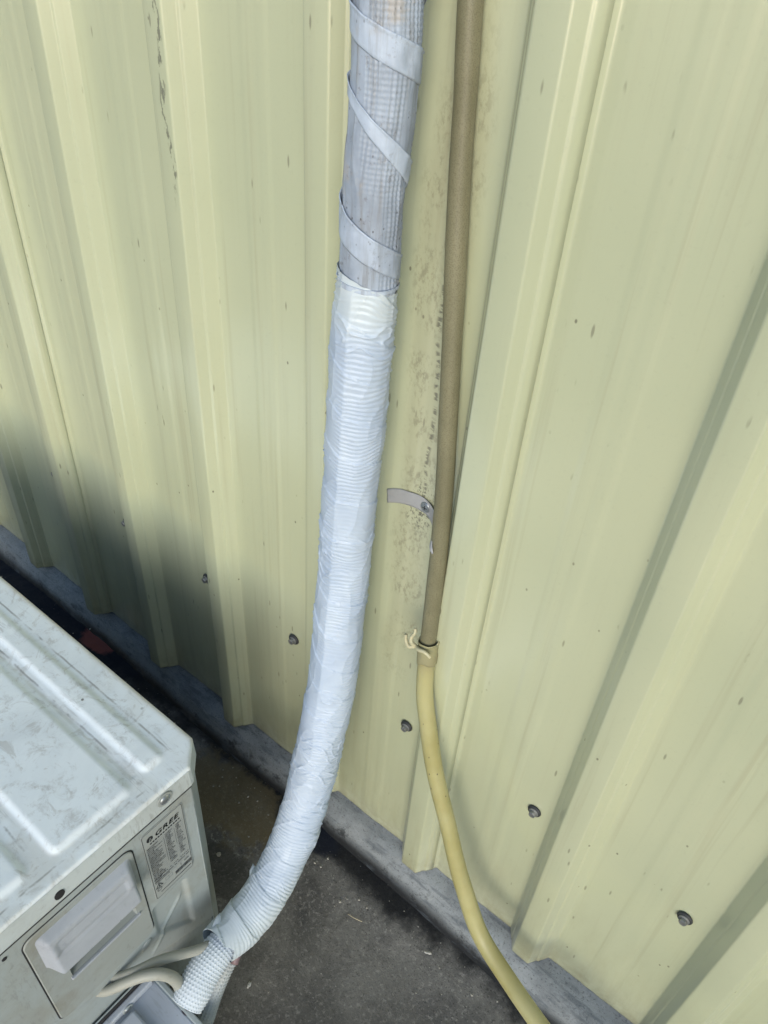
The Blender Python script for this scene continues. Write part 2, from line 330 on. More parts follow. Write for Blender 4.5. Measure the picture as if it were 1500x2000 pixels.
# ================= METAL WALL =================
WALLTOP=3.0; PITCH=.25
RIB=[(-.083,0,),(-.0735,-.0145),(-.0712,-.0160),(-.0610,-.0325),(-.0275,-.0335),(-.0185,-.0190),(-.0150,-.0178),(-.0035,-.0008),(0,0)]
def rounded(P,r,k=3):
    out=[P[0]]
    for a,b,c in zip(P,P[1:],P[2:]):
        a,b,c=map(np.array,(a,b,c)); u=a-b;v=c-b; lu=np.linalg.norm(u);lv=np.linalg.norm(v); rr=min(r,lu*.45,lv*.45)
        p=b+u/lu*rr; q=b+v/lv*rr
        for i in range(k+1):
            t=i/k; out.append(tuple((1-t)**2*p+2*t*(1-t)*b+t*t*q))
    out.append(P[-1]); return out
def profile(x0,x1):
    """front polyline from x0 to x1 (x0 just left of a rib foot, x1 on the right flank of a rib)"""
    P=[]
    k0=round(x0/PITCH); n=int(round((x1-x0)/PITCH))
    for i in range(0,n+1):
        c=(k0+i)*PITCH
        rib=[(c+a,b) for a,b in RIB]
        if i==0: rib=[(a,b+.0018*(1-max(0,(a-(c-.083))/.083))+.0012) for a,b in rib]   # lies under its neighbour
        if i==n:
            rib=rib[:7]+[(c-.0062,-.0060)]; rib=[(a,b-.0006) for a,b in rib]
            P+=rib; break
        P+=rib
        m=c+.5*(PITCH-.083)
        P+=[(c+.012,0),(m-.024,0),(m-.017,-.0008),(m-.006,-.0008),(m-.003,-.0006),(m+.004,-.0006),(m+.007,-.0008),(m+.017,-.0008),(m+.024,0),(c+PITCH-.083-.012,0)]
    return np.array(rounded(P,.0022))
def build_wall():
    root=tag(empty('metal_wall'),'cream painted corrugated sheet metal wall behind the pipes','wall')
    zs=np.r_[0,.004,np.arange(.03,1.7,.03),np.arange(1.8,WALLTOP+.01,.1)]
    for x0 in (-3.0,-2.0,-1.0,0.0,1.0,2.0,3.0):
        p=profile(x0,x0+1.0)
        X=p[:,0][None,:]+0*zs[:,None]; Y=p[:,1][None,:]+0*zs[:,None]; Z=zs[:,None]+0*X
        Y=Y+.0011*vnoise(X*6,Z*3,8)*1.0+.0004*vnoise(X*22,Z*8,9); X=X+.0012*vnoise(X*3,Z*2.2,12)
        Z=Z+np.where(zs[:,None]<.002,.0012*vnoise(X*30,0*X,10),0)
        o=gridmesh('corrugated_sheet',np.stack([X,Y,Z],-1),M_wall,root,smooth=False)
        md=o.modifiers.new('thickness','SOLIDIFY'); md.thickness=.0007; md.offset=1
    return root
WALL=build_wall()
def screw_mesh():
    # axis along -y, at origin
    def lathe(prof,m=20):
        V=[];F=[]
        for (r,y) in prof:
            for i in range(m): a=2*math.pi*i/m; V.append((r*math.cos(a),-y,r*math.sin(a)))
        for j in range(len(prof)-1):
            for i in range(m): F.append((j*m+i,(j+1)*m+i,(j+1)*m+(i+1)%m,j*m+(i+1)%m))
        F.append(tuple((len(prof)-1)*m+i for i in range(m))); return V,F
    wv,wf=lathe([(.0128,.0),(.0124,.0014),(.0116,.0026),(.0108,.0030),(.0102,.0030),(.0098,.0036),(.0088,.0040)])
    V,F=lathe([(.0090,.0040),(.0088,.0050),(.0070,.0056),(.0063,.0058)],20); n0=len(V)
    F=F[:-1]
    for y,r in ((.0056,.0066),(.0104,.0066),(.0112,.0060)):
        for i in range(6): a=math.pi/3*i+.3; V.append((r*math.cos(a),-y,r*math.sin(a)))
    for j in range(2):
        for i in range(6): F.append((n0+j*6+i,n0+(j+1)*6+i,n0+(j+1)*6+(i+1)%6,n0+j*6+(i+1)%6))
    F.append(tuple(n0+12+i for i in range(6)))
    mw=bpy.data.meshes.new('washer'); mw.from_pydata(wv,[],wf); mw.materials.append(M_washer)
    mh=bpy.data.meshes.new('screw'); mh.from_pydata(V,[],F); mh.materials.append(M_screw)
    return mh,mw
MH,MW=screw_mesh()
def pan_y(x): return -.0014
for i,(x,z) in enumerate([(-.61,.385),(-.36,.38),(-.105,.385),(.1475,.385),(.3975,.384),(.631,.383),(.8925,.3625),(1.139,.374),(1.3825,.370),(1.635,.372),(1.885,.37)]):
    h=bpy.data.objects.new('screw',MH); COL.objects.link(h); h.parent=WALL; h.location=(x,pan_y(x)-.0016,z)
    h.scale=(.88,.9,.88); h.rotation_euler=(random.uniform(-.06,.06),random.uniform(0,1),random.uniform(-.06,.06))
    wz=bpy.data.objects.new('washer',MW); COL.objects.link(wz); wz.parent=h

# ================= AC OUTDOOR UNIT =================
AX=.762; AXL=-.18; AYB=-.312; AYF=-.672; ABOT=-.03; ASEAM=.472; ATOP=.5135; CH=.034
unit=tag(empty('air_conditioner',(.36,-.49,FZ)),'dirty white air conditioner outdoor unit standing beside the metal wall','air conditioner')
def smin_box(X,Y,x0,x1,y0,y1,b,r=.012):
    cx,cy=(x0+x1)/2,(y0+y1)/2; hx,hy=(x1-x0)/2-r,(y1-y0)/2-r
    qx=np.abs(X-cx)-hx; qy=np.abs(Y-cy)-hy
    d=np.hypot(np.maximum(qx,0),np.maximum(qy,0))+np.minimum(np.maximum(qx,qy),0)-r
    return 1-sstep(-b,0,d)
def ac_top():
    st=.0026
    xs=np.arange(AXL-.002,AX+.0031,st); ys=np.arange(AYF-.003,AYB+.0029,st)
    X,Y=np.meshgrid(xs,ys,indexing='ij'); Z=np.full_like(X,ATOP-.001)
    # raised pads
    pads=[(-.03,.729,-.394,-.352),(-.03,.737,-.537,-.412),(-.03,.735,-.640,-.562)]
    for a,b,c,d in pads: Z+=.0050*smin_box(X,Y,a,b,c,d,.011,.014)
    Z-=.0018*np.exp(-((Y+.403)/.004)**2)*(X<.72)
    Z+=.0009*vnoise(X*7,Y*9,21)+.0003*vnoise(X*26,Y*26,22)
    # rounded rim and chamfered corner: clamp plan positions, roll the edge down
    xr=AX+.002; yb=AYB+.002; yf=AYF-.002; xl=AXL-.002
    dd=np.minimum.reduce([xr-X,X-xl,yb-Y,Y-yf,(xr+yb-CH-X-Y)/math.sqrt(2)])
    rr=.005; t=np.clip((rr-dd)/rr,0,1); Z-=rr*(1-np.sqrt(np.clip(1-t**2,0,1)))
    # push vertices outside the chamfer back onto it
    ex=np.maximum(0,(X+Y)-(xr+yb-CH)); X=X-ex/2; Y=Y-ex/2
    X=np.clip(X,xl,xr); Y=np.clip(Y,yf,yb)
    o=gridmesh('top_panel',np.stack([X,Y,Z],-1),M_top,unit)
    # skirt of the lid: closed footprint ring
    fp=[(xl,yf),(xr,yf)]+[(xr,yb-CH-.004),(xr-.002,yb-CH+.002)]+[(xr-CH+.002,yb-.002),(xr-CH-.004,yb)]+[(xl,yb)]
    V=[];F=[]; m=len(fp); levels=[(0,ATOP-.005),(-.0012,ASEAM+.003),(-.0006,ASEAM),(.004,ASEAM)]
    cx,cy=.36,-.49
    for off,z in levels:
        for (x,y) in fp:
            sx=-off if x>cx else off; sy=-off if y>cy else off
            V.append((x+sx,y+sy,z))
    for j in range(len(levels)-1):
        for i in range(m): F.append((j*m+i,(j+1)*m+i,(j+1)*m+(i+1)%m,j*m+(i+1)%m))
    mesh('lid_skirt',V,F,M_lid,o)
    bevbox('lid_gap_shade',(AX-.010,AYF+.002,ASEAM-.0062),(AX+.0010,AYB-CH,ASEAM-.0004),M_gap,o,0); return o  # solid dark strip standing for the shade of the seam under the lid
TOP=ac_top()
def ac_body():
    xr,yb,yf,xl=AX-.0012,AYB-.001,AYF,AXL
    fp=[(xl,yf),(xr,yf),(xr,yb-CH),(xr-.004,yb-CH+.006),(xr-CH+.004,yb-.003),(xr-CH-.004,yb),(xl,yb)]
    # right side (index1-2) is replaced by the relief panel
    V=[];F=[]; m=len(fp)
    for z in (ABOT,ASEAM+.004):
        for x,y in fp: V.append((x,y,z))
    for i in range(m):
        if i==1: continue
        F.append((i,(i+1)%m,m+(i+1)%m,m+i))
    F.append(tuple(range(m))[::-1]); F.append(tuple(m+i for i in range(m)))
    o=mesh('cabinet',V,F,M_side,unit)
    # vertical trim line on the chamfered corner post
    bevbox('corner_seam',(xr-.0005,yb-CH-.0005,ABOT),(xr+.0012,yb-CH+.0012,ASEAM),M_side,unit,.0004,1)
    # side relief panel
    st=.0024; ys=np.arange(AYF,yb-CH+.0001,st); ys[-1]=yb-CH; zs=np.arange(ABOT,ASEAM+.0045,st)
    Y,Z=np.meshgrid(ys,zs,indexing='ij'); H=np.zeros_like(Y)
    H-=.0050*smin_box(Y,Z,-.450,-.380,.035,.258,.009,.012)*sstep(.0,.012,(Z-.10)-(Y+.385)*-.9*1.2)
    H-=.0035*(1-sstep(.0,.010,Z-.055+(Y+.36)*.55))      # shallow step towards the base
    H+=.0022*np.exp(-((Z-.150-(Y+.45)*1.15)/.006)**2)*sstep(-.47,-.455,Y)*(1-sstep(-.40,-.39,Y))
    H+=.0005*vnoise(Y*14,Z*12,31)
    HY,HZ=(ys[:-1]+ys[1:])/2,(zs[:-1]+zs[1:])/2
    K=~(((HY>-.606)&(HY<-.458))[:,None]&((HZ>.206)&(HZ<.444))[None,:])
    X=AX+H
    gridmesh('side_panel',np.stack([X,Y,Z],-1),M_side,unit,keep=K)
    cs=np.linspace(ABOT+.03,ASEAM-.02,90); cx=np.array([xl+.03,xr-.075]); 
    CY=(yb+.0015+.0022*(np.arange(90)%2))[:,None]+0*cx; CX=cx[None,:]+0*cs[:,None]; CZ=cs[:,None]+0*cx[None,:]
    gridmesh('condenser_coil',np.stack([CX,CY,CZ],-1),M_coil,unit,smooth=False)
    # base pan rail and feet
    bevbox('base_rail',(AXL+.02,AYB-.04,ABOT-.022),(AX-.03,AYB-.012,ABOT-.001),M_gap,unit,.002)
    bevbox('base_rail',(AXL+.02,AYF+.012,ABOT-.022),(AX-.03,AYF+.04,ABOT-.001),M_gap,unit,.002)
    for fx in (.08,.60):
        for fy in (AYB-.045,AYF+.0):
            bevbox('foot',(fx,fy-.01,FZ-.002),(fx+.07,fy+.045,ABOT-.0225),M_gap,unit,.003)
ac_body()
def rrect(y0,y1,z0,z1,r,k=6):
    P=[]
    for cy,cz,a0 in ((y1-r,z1-r,0),(y0+r,z1-r,90),(y0+r,z0+r,180),(y1-r,z0+r,270)):
        for i in range(k+1):
            a=math.radians(a0+90*i/k); P.append((cy+r*math.cos(a),cz+r*math.sin(a)))
    return P
def cover():
    y0,y1,z0,z1=-.612,-.452,.200,.450; r=.014
    # dark ring standing in for the shaded gap around the cover
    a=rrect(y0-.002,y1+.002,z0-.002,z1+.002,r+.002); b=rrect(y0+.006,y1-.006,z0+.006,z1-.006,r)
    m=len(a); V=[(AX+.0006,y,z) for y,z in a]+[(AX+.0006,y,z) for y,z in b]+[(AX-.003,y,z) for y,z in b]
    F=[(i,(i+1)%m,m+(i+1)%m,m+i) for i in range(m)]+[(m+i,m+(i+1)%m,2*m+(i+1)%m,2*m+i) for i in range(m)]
    # plate
    xf=AX+.0026
    rings=[(0,AX+.0004),(0,xf-.0012),(.0012,xf)]
    V2=[];F2=[]
    for off,x in rings:
        for y,z in rrect(y0+off,y1-off,z0+off,z1-off,r-off): V2.append((x,y,z))
    for j in range(2):
        for i in range(m): F2.append((j*m+i,j*m+(i+1)%m,(j+1)*m+(i+1)%m,(j+1)*m+i))
    # hole for the hand pocket
    hy0,hy1,hz0,hz1=-.577,-.470,.288,.354
    hole=rrect(hy0,hy1,hz0,hz1,.002,k=6); base=2*m; h0=len(V2)
    for y,z in hole: V2.append((xf,y,z))
    for i in range(m): F2.append((base+i,base+(i+1)%m,h0+(i+1)%m,h0+i))
    h1=len(V2)
    for y,z in hole: V2.append((AX-.040,y*.96-.021,z*.9+.035))
    for i in range(m): F2.append((h0+i,h0+(i+1)%m,h1+(i+1)%m,h1+i))
    F2.append(tuple(h1+i for i in range(m)))
    c=mesh('electrical_cover',V2,F2,M_cover,unit); mesh('seam_shade_ring',V,F,M_gap,c)
    # hood over the pocket
    yA,yB=-.600,-.458; ny,nz=60,44
    u=np.linspace(0,1,ny)[:,None]; v=np.linspace(0,1,nz)[None,:]      # v: top ->bottom lip
    Y=yA+(yB-yA)*u+0*v; Z=.438-.076*v+0*u
    prof=np.interp(v,[0,.10,.45,.55,.97,1.0],[0,.013,.0195,.0185,.026,.0245])
    ends=sstep(0,.085,u)*(1-sstep(.915,1,u)); inset=np.interp(v,[0,.5,1],[0,.004,.0]) 
    dent=-.0022*smin_box(Y,Z,-.585,-.475,.394,.424,.006,.008)
    X=xf-.0006+prof*ends+dent*ends
    o=gridmesh('handle_hood',np.stack([X,Y+(0*X),Z],-1),M_hood,c,flip=True)
    # underside lip
    lip=np.stack([np.stack([X[:,-1],Y[:,-1],Z[:,-1]],-1),np.stack([np.full(ny,xf-.0004),Y[:,-1],Z[:,-1]+.004],-1)],1)
    gridmesh('hood_lip',lip,M_hood,c,smooth=False,flip=True)
    # pocket shelf below
    bevbox('pocket_rim',(xf-.001,-.580,.2845),(xf+.004,-.466,.2885),M_hood,c,.001,1)
    # finger notch at the lower right of the cover
    bm=bmesh.new(); bmesh.ops.create_uvsphere(bm,u_segments=20,v_segments=10,radius=1)
    for vv in bm.verts: vv.co=Vector((vv.co.x*.0022,vv.co.y*.008,vv.co.z*.013))
    for vv in bm.verts: vv.co=Matrix.Rotation(-.7,3,'X')@vv.co+Vector((AX+.0005,-.470,.176))
    me=bpy.data.meshes.new('finger_notch'); bm.to_mesh(me); bm.free(); link('finger_notch',me,M_cover,unit,True)
cover()
def dome_screw(name,loc,r,mat,parent,nrm='x'):
    bm=bmesh.new(); bmesh.ops.create_uvsphere(bm,u_segments=20,v_segments=12,radius=r)
    for v in bm.verts: v.co=Vector((max(0,v.co.x)*.55,v.co.y,v.co.z)) if nrm=='x' else v.co
    for v in bm.verts: v.co+=Vector(loc)
    me=bpy.data.meshes.new(name); bm.to_mesh(me); bm.free(); o=link(name,me,mat,parent,True)
    ring=[];F=[]
    for k,(rr,dx) in enumerate(((r*1.45,.0002),(r*1.4,.0011),(r*.95,.0013))):
        for i in range(24): a=2*math.pi*i/24; ring.append((loc[0]+dx,loc[1]+rr*math.cos(a),loc[2]+rr*math.sin(a)))
    for k in range(2):
        for i in range(24): F.append((k*24+i,k*24+(i+1)%24,(k+1)*24+(i+1)%24,(k+1)*24+i))
    mesh('washer',ring,F,M_side,o); return o
dome_screw('screw',(AX+.0030,-.391,.4945),.0085,M_bright,unit)
def disc(name,c,r,mat,parent,ax='x',m=20,e=1.0):
    V=[(c[0],c[1]+r*math.cos(2*math.pi*i/m),c[2]+r*e*math.sin(2*math.pi*i/m)) for i in range(m)]
    V+=[(c[0]-.0015,v[1],v[2]) for v in V[:m]]
    return mesh(name,V,[tuple(range(m))]+[(i,m+i,m+(i+1)%m,(i+1)%m) for i in range(m)],mat,parent)
disc('screw_hole',(AX+.0038,-.552,.487),.0068,M_gap,unit,e=1.15)
disc('rivet_hole',(AX+.0008,-.632,.452),.0032,M_gap,unit)
# rating label: local coords u (0..1 left->right = y from -.436 to -.365), v (0..1 top->bottom)
LY0,LY1,LZ1,LZ0=-.437,-.366,.4525,.2715
lab=None
def LP(u,v,h=0): return (AX+.0012+h,LY0+(LY1-LY0)*u,LZ1+(LZ0-LZ1)*v)
def label_bits():
    global lab
    P=rrect(LY0,LY1,LZ0,LZ1,.005); m=len(P)
    V=[(AX+.0012,y,z) for y,z in P]+[(AX+.0002,y,z) for y,z in P]
    lab=mesh('rating_label',V,[tuple(range(m))]+[(i,m+i,m+(i+1)%m,(i+1)%m) for i in range(m)],M_label,unit)
    # border
    a=rrect(LY0+.0012,LY1-.0012,LZ0+.0012,LZ1-.0012,.004); b=rrect(LY0+.0019,LY1-.0019,LZ0+.0019,LZ1-.0019,.0034)
    V=[(AX+.0015,y,z) for y,z in a]+[(AX+.0015,y,z) for y,z in b]
    mesh('label_border',V,[(i,(i+1)%m,m+(i+1)%m,m+i) for i in range(m)],M_ink,lab)
    def rects(name,L,mat,h):
        V=[];F=[]
        for (u0,v0,u1,v1) in L:
            k=len(V); V+=[LP(u0,v0,h),LP(u0,v1,h),LP(u1,v1,h),LP(u1,v0,h)]; F.append((k,k+1,k+2,k+3))
        mesh(name,V,F,mat,lab)
    R=random.Random(5); L=[]; Lf=[]
    # title line
    u=.16
    while u<.86: L.append((u,.162,u+.045,.180)); u+=.062
    # rules of the table
    nrow=24
    for i in range(nrow+1):
        v=.205+i*(.775-.205)/nrow-.0; Lf.append((.05,v,.95,v+.0022))
    Lf+=[(.46,.24,.47,.60),(.72,.24,.728,.48)]
    for i in range(nrow):
        v=.205+(i+.28)*(.57)/nrow
        for (a,b) in ((.07,.07+R.uniform(.12,.36)),(.50,.50+R.uniform(.08,.18)),(.76,.76+R.uniform(.05,.16))):
            if i>18 and a>.4: continue
            u=a
            while u<b: L2=Lf if R.random()<.55 else L; L2.append((u,v,u+.022,v+.0115)); u+=.030
    for v,dens in ((.70,.045),(.735,.03)):
        u=.06
        while u<.95:
            if R.random()<.8: L.append((u,v,u+dens*.6,v+.010))
            u+=dens
    u=.55
    while u<.96:
        wd=R.choice((.006,.010,.014)); L.append((u,.842,u+wd,.892)); u+=wd+R.choice((.006,.009))
    u=.12
    while u<.95:
        L.append((u,.93,u+.022,.944)) if R.random()<.85 else None; u+=.032
    Lf+=[(.10,.868,.30,.872),(.3,.80,.48,.803),(.3,.84,.48,.843),(.3,.80,.306,.843),(.474,.80,.48,.843),(.385,.80,.391,.843),(.60,.80,.604,.83),(.70,.79,.72,.825),(.80,.79,.92,.81)]
    rects('label_print',L,M_ink,.0003); rects('fine_print',Lf,M_inkl,.00025)
    # warning triangle and round mark
    def ring(name,pts,pin):
        k=len(pts); mesh(name,[LP(u,v,.0003) for u,v in pts]+[LP(u,v,.0003) for u,v in pin],[(i,(i+1)%k,k+(i+1)%k,k+i) for i in range(k)],M_ink,lab)
    ring('warning_triangle',[(.14,.775),(.04,.845),(.24,.845)],[(.14,.790),(.075,.838),(.205,.838)])
    mesh('warning_bolt',[LP(.14,.797,.0003),LP(.12,.832,.0003),LP(.16,.832,.0003)],[(0,1,2)],M_ink,lab)
    k=18; ring('recycling_mark',[(.13+.06*math.cos(2*math.pi*i/k),.878+.024*math.sin(2*math.pi*i/k)) for i in range(k)],[(.13+.046*math.cos(2*math.pi*i/k),.878+.0185*math.sin(2*math.pi*i/k)) for i in range(k)])
    # emblem: ellipse with a slanted light cut
    V=[LP(.18+.075*math.cos(2*math.pi*i/24),.108+.034*math.sin(2*math.pi*i/24),.0003) for i in range(24)]
    mesh('emblem',V,[tuple(range(24))],M_ink,lab)
    mesh('emblem_cut',[LP(.150,.140,.0005),LP(.165,.140,.0005),LP(.205,.092,.0005),LP(.190,.092,.0005)],[(0,1,2,3)],M_label,lab)
    mesh('emblem_cut',[LP(.19,.128,.0005),LP(.215,.128,.0005),LP(.215,.112,.0005)],[(0,1,2)],M_label,lab)
    # brand word
    fc=bpy.data.curves.new('brand_word','FONT'); fc.body='GREE'; fc.size=.0165; fc.space_character=1.12; fc.extrude=.00005; fc.offset=.00035
    o=bpy.data.objects.new('brand_word',fc); COL.objects.link(o)
    me=bpy.data.meshes.new_from_object(o); bpy.data.objects.remove(o)
    me.name='brand_word'
    xs=[v.co.x for v in me.vertices]; w_=max(xs)-min(xs); x0=min(xs)
    for v in me.vertices:
        X=(v.co.x-x0)/w_; Yl=v.co.y/.0165
        p=LP(.30+.56*X+.05*Yl,.136-.075*Yl,.0004); v.co=Vector(p)
    me.update(); link('brand_word',me,M_ink,lab)
label_bits()
# service-valve cover jutting out of the side
def valve_cover():
    zt=.080; g=empty('valve_cover',(.82,-.55,0)); g.parent=unit; g.matrix_parent_inverse=Matrix.Translation(-unit.matrix_basis.translation)
    def q(name,lo,hi,mat,r=.002): return bevbox(name,lo,hi,mat,g,r)
    q('cover_shell',(AX+.0035,-.668,-.03),(.905,-.476,zt-.004),M_valve,.006)
    q('rear_rim',(AX+.0035,-.4795,-.03),(.912,-.471,zt+.001),M_side,.0018)
    q('mounting_flange',(AX+.0006,-.668,.050),(AX+.0034,-.474,.104),M_side,.0008)
    q('shadow_joint',(AX+.0030,-.660,.070),(AX+.0042,-.475,.1035),M_gap,.0004)
    q('fixing_strip',(AX+.0042,-.640,.0765),(AX+.0145,-.484,.0925),M_valve,.002)
    q('raised_face',(AX+.022,-.662,zt-.0045),(.898,-.527,zt+.006),M_valve,.004)
    s=dome_screw('screw',(0,0,0),.0062,M_bright,g); s.matrix_parent_inverse=Matrix.Identity(4); s.location=(AX+.015-.82,-.533+.55,.0845)
valve_cover()

# ================= WRAPPED PIPE BUNDLE =================
PN=np.array([(.815,-.060,2.85,.0305),(.815,-.060,2.2,.0305),(.814,-.059,1.75,.0305),(.8135,-.059,1.55,.0305),(.813,-.059,1.388,.0305),(.813,-.059,1.309,.0305),(.808,-.061,1.216,.0302),(.807,-.061,1.13,.0300),(.804,-.062,1.076,.0318),(.801,-.062,.975,.0325),
 (.797,-.066,.816,.0325),(.798,-.076,.648,.0330),(.808,-.102,.505,.0345),(.813,-.133,.383,.0350),(.818,-.172,.270,.0345),(.828,-.227,.192,.0345),(.837,-.295,.151,.0340),(.836,-.357,.137,.0330),(.833,-.398,.144,.0285)])
pipe=tag(empty('pipe_bundle',(.815,-.06,FZ)),'insulated pipe bundle, grey dirty wrap above and fresh white tape below','pipe')
nA=4200; QA,SA=spline(PN,nA)
TA,UA,VA=frames(QA[:,:3])
zA=QA[:,2]
s_join=SA[np.argmax((zA<1.142))]; s_end=SA[-1]
def psurf(s,th,off):
    """points on the bundle surface; s,th,off arrays same shape"""
    f=np.clip(s/SA[-1]*(nA-1),0,nA-1.001); i=f.astype(int); u=(f-i)[...,None]
    g=lambda A:A[i]*(1-u)+A[i+1]*u
    C=g(QA[:,:3]); U=g(UA); V=g(VA); r=g(QA[:,3:4])[...,0]
    # slightly faceted section
    n6=5; a=np.mod(th-math.radians(27),2*np.pi/n6)-np.pi/n6; poly=math.cos(np.pi/n6)/np.cos(a)
    fac=.45*(1-sstep(s_join+.62,s_join+.75,s))*sstep(s_join,s_join+.02,s)
    fac=fac*(.2+.8*sstep(-.3,.3,np.sin(th))); rr=r*((1-fac)+fac*poly*1.10)*(1+.012*(1-sstep(-.3,.3,np.sin(th))))+off
    return C+rr[...,None]*(np.cos(th)[...,None]*U+np.sin(th)[...,None]*V)
def old_off(s,th):
    k=th/(2*np.pi)*8
    o=.0013*vnoise(s*22,k,41,py=8)+.0007*vnoise(s*60,k*2,42,py=16)
    # long creases
    o+=.0011*(1-np.abs(vnoise(s*7+th*.4,k*3,43,py=24)))**5
    cell=.0050; du=np.cos(2*np.pi*s/cell); dv=np.cos(th*40)
    mk=sstep(-.15,.45,vnoise(s*9,th/(2*np.pi)*6,44,py=6)+.35*np.cos(th+.5))
    o+=.00045*mk*np.maximum(du,-.2)+.00040*mk*dv
    return o
def new_off(s,th):
    k=th/(2*np.pi); e=s-s_join
    n1=vnoise(e*14,k*5,51,py=5); n2=vnoise(e*45,k*7,52,py=7); n3=vnoise(e*9,k*4,53,py=4)
    # layer edges of the helical wrap
    ph=e/.058+k*1.0+.22*n3+.16*np.sin(th+e*9); fr=ph-np.floor(ph)
    lay=.0019*(1-fr)**2.0*(.75+.35*n1)
    # fine gathers: nearly horizontal, fading in and out
    wob=.9*n2+1.4*n1+1.1*np.sin(th+.6)*vnoise(e*6,0*e,54)
    lam=.0062
    pp=(e/lam)+(4.0*wob+1.6*np.sin(th*1.0+2.5*n3))/(2*np.pi); g1=.45*np.sin(2*np.pi*pp)+1.1*(1-np.abs(np.sin(np.pi*pp)))**2
    m1=.22+.78*sstep(-.25,.6,.8*vnoise(e*13,k*6,55,py=6)+.5*np.cos(th+1.0)+.1)
    g2=1-np.abs(np.sin(np.pi*(e/.019+.8*n1+.9*n2+.35*np.sin(th))))
    m2=sstep(-.1,.5,vnoise(e*17,k*4,56,py=4))*(1-.7*sstep(.93,1.05,e))
    big=.0012*vnoise(e*16,k*6,57,py=6)+.0008*vnoise(e*38,k*6,58,py=6)
    fade=1-.6*sstep(1.02,1.14,e)
    o=lay+fade*(.00085*m1*g1+.0024*m2*g2**6)+big*(1+.5*sstep(.55,.8,e))
    g3=1-np.abs(vnoise(e*24-th*.9,k*9,59,py=9)); o+=.0010*g3**7
    o+=.0022*(1-sstep(0,.004,e))*0
    return o+.0024-.0010*(1-sstep(.0,.02,e))
def wrap_piece(name,s0,s1,ds,m,fn,mat,rag0=None,rag1=None):
    n=int((s1-s0)/ds)+1; s=np.linspace(0,1,n)[:,None]; th=(np.arange(m)/m*2*np.pi)[None,:]
    a=s0+(rag0(th) if rag0 else 0*th); b=s1+(rag1(th) if rag1 else 0*th)
    SS=a+(b-a)*s; TH=th+0*s
    off=fn(SS,TH)
    return gridmesh(name,psurf(SS,TH,off),mat,pipe,True,wrap=True,flip=True)
old=wrap_piece('old_wrap',SA[np.argmax(zA<1.75)],s_join+.010,.00125,200,old_off,M_old)
up=wrap_piece('upper_wrap',.0,SA[np.argmax(zA<1.752)],.01,60,old_off,M_old)
nw=wrap_piece('white_tape_wrap',s_join,s_end,.00115,150,new_off,M_tape,
   rag0=lambda t:-.012*np.cos(t-1.57)*1.0+.0006*vnoise(0*t,t/(2*np.pi)*40,61,py=40),
   rag1=lambda t:.010*vnoise(0*t,t/(2*np.pi)*7,62,py=7)+.005*vnoise(0*t,t/(2*np.pi)*22,63,py=22)+.012*np.sin(t))
# spiral of old tape: control points (unrolled half turns, z, width)
def tape_spiral():
    zs=[1.80,1.735,1.69,1.625,1.575,1.51,1.455,1.400,1.378,1.337,1.325,1.248,1.207,1.152,1.139,1.136]
    wd=[.030]*7+[.028,.026,.028,.012,.024,.036,.026,.008,.004]
    k=len(zs); ph0=8   # zs[8] is at screen-left (theta=+90)
    ctr=np.arange(k); fi=np.linspace(0,k-1,(k-1)*44)
    D=np.array([[z,w_] for z,w_ in zip(zs,wd)])
    Zc=np.interp(fi,ctr,D[:,0]); Wc=np.interp(fi,ctr,D[:,1])
    ker=np.ones(21)/21; pad=lambda a:np.convolve(np.r_[[a[0]]*10,a,[a[-1]]*10],ker,'valid'); Zc=pad(Zc); Wc=pad(Wc)
    th=np.pi/2-(fi-ph0)*np.pi
    sc=np.interp(-Zc,-zA,SA)
    mv=17; v=np.linspace(-.5,.5,mv)[None,:]
    ss=sc[:,None]+v*Wc[:,None]; TH=th[:,None]+0*v
    off=old_off(ss,TH)*.5+.0010*vnoise(ss*70+TH*2,TH*5,72)*.6+.0019+.0013*np.exp(-((v+.47)/.055)**2)+.0009*vnoise(ss*50,TH*3,71)-.0011*sstep(.40,.5,v)
    o=gridmesh('spiral_tape',psurf(ss,TH,off),M_band,pipe,True)
    md=o.modifiers.new('t','SOLIDIFY'); md.thickness=.0008; md.offset=0
tape_spiral()
# torn flaps of tape
def flap(name,P,mat,parent,th=.0006):
    """small bent ragged strip given two rows of points"""
    a,b=P; n=len(a); V=list(a)+list(b); F=[(i,i+1,n+i+1,n+i) for i in range(n-1)]
    o=mesh(name,V,F,mat,parent,True); md=o.modifiers.new('t','SOLIDIFY'); md.thickness=th; return o
def on(sv,thd,off): return tuple(psurf(np.array([sv]),np.array([math.radians(thd)]),np.array([off]))[0])
flap('tape_flap',([on(s_end-.13,95,.001),on(s_end-.137,97,.004),on(s_end-.140,99,.009)],[on(s_end-.112,95,.001),on(s_end-.117,98,.003),on(s_end-.126,101,.008)]),M_tape,pipe)
flap('tape_flap',([on(s_end-.018,85,.002),on(s_end-.022,92,.007),on(s_end-.026,96,.012)],[on(s_end-.002,88,.002),on(s_end-.006,94,.006),on(s_end-.016,99,.011)]),M_tape,pipe)
flap('tape_flap',([on(s_end-.006,-60,.001),on(s_end+.006,-64,.002),on(s_end+.016,-70,-.001)],[on(s_end-.010,-100,.001),on(s_end+.001,-102,.003),on(s_end+.008,-106,.004)]),M_tape,pipe)
def waffle(amp,cell,r):
    nth=int(round(2*math.pi*r/cell))
    def f(s,th): return amp*(np.maximum(0,np.cos(2*np.pi*s/cell))*.9+.1)*(np.maximum(0,np.cos(th*nth))*.9+.1)*2+.0011*vnoise(s*30,th/(2*np.pi)*5,81,py=5)
    return f
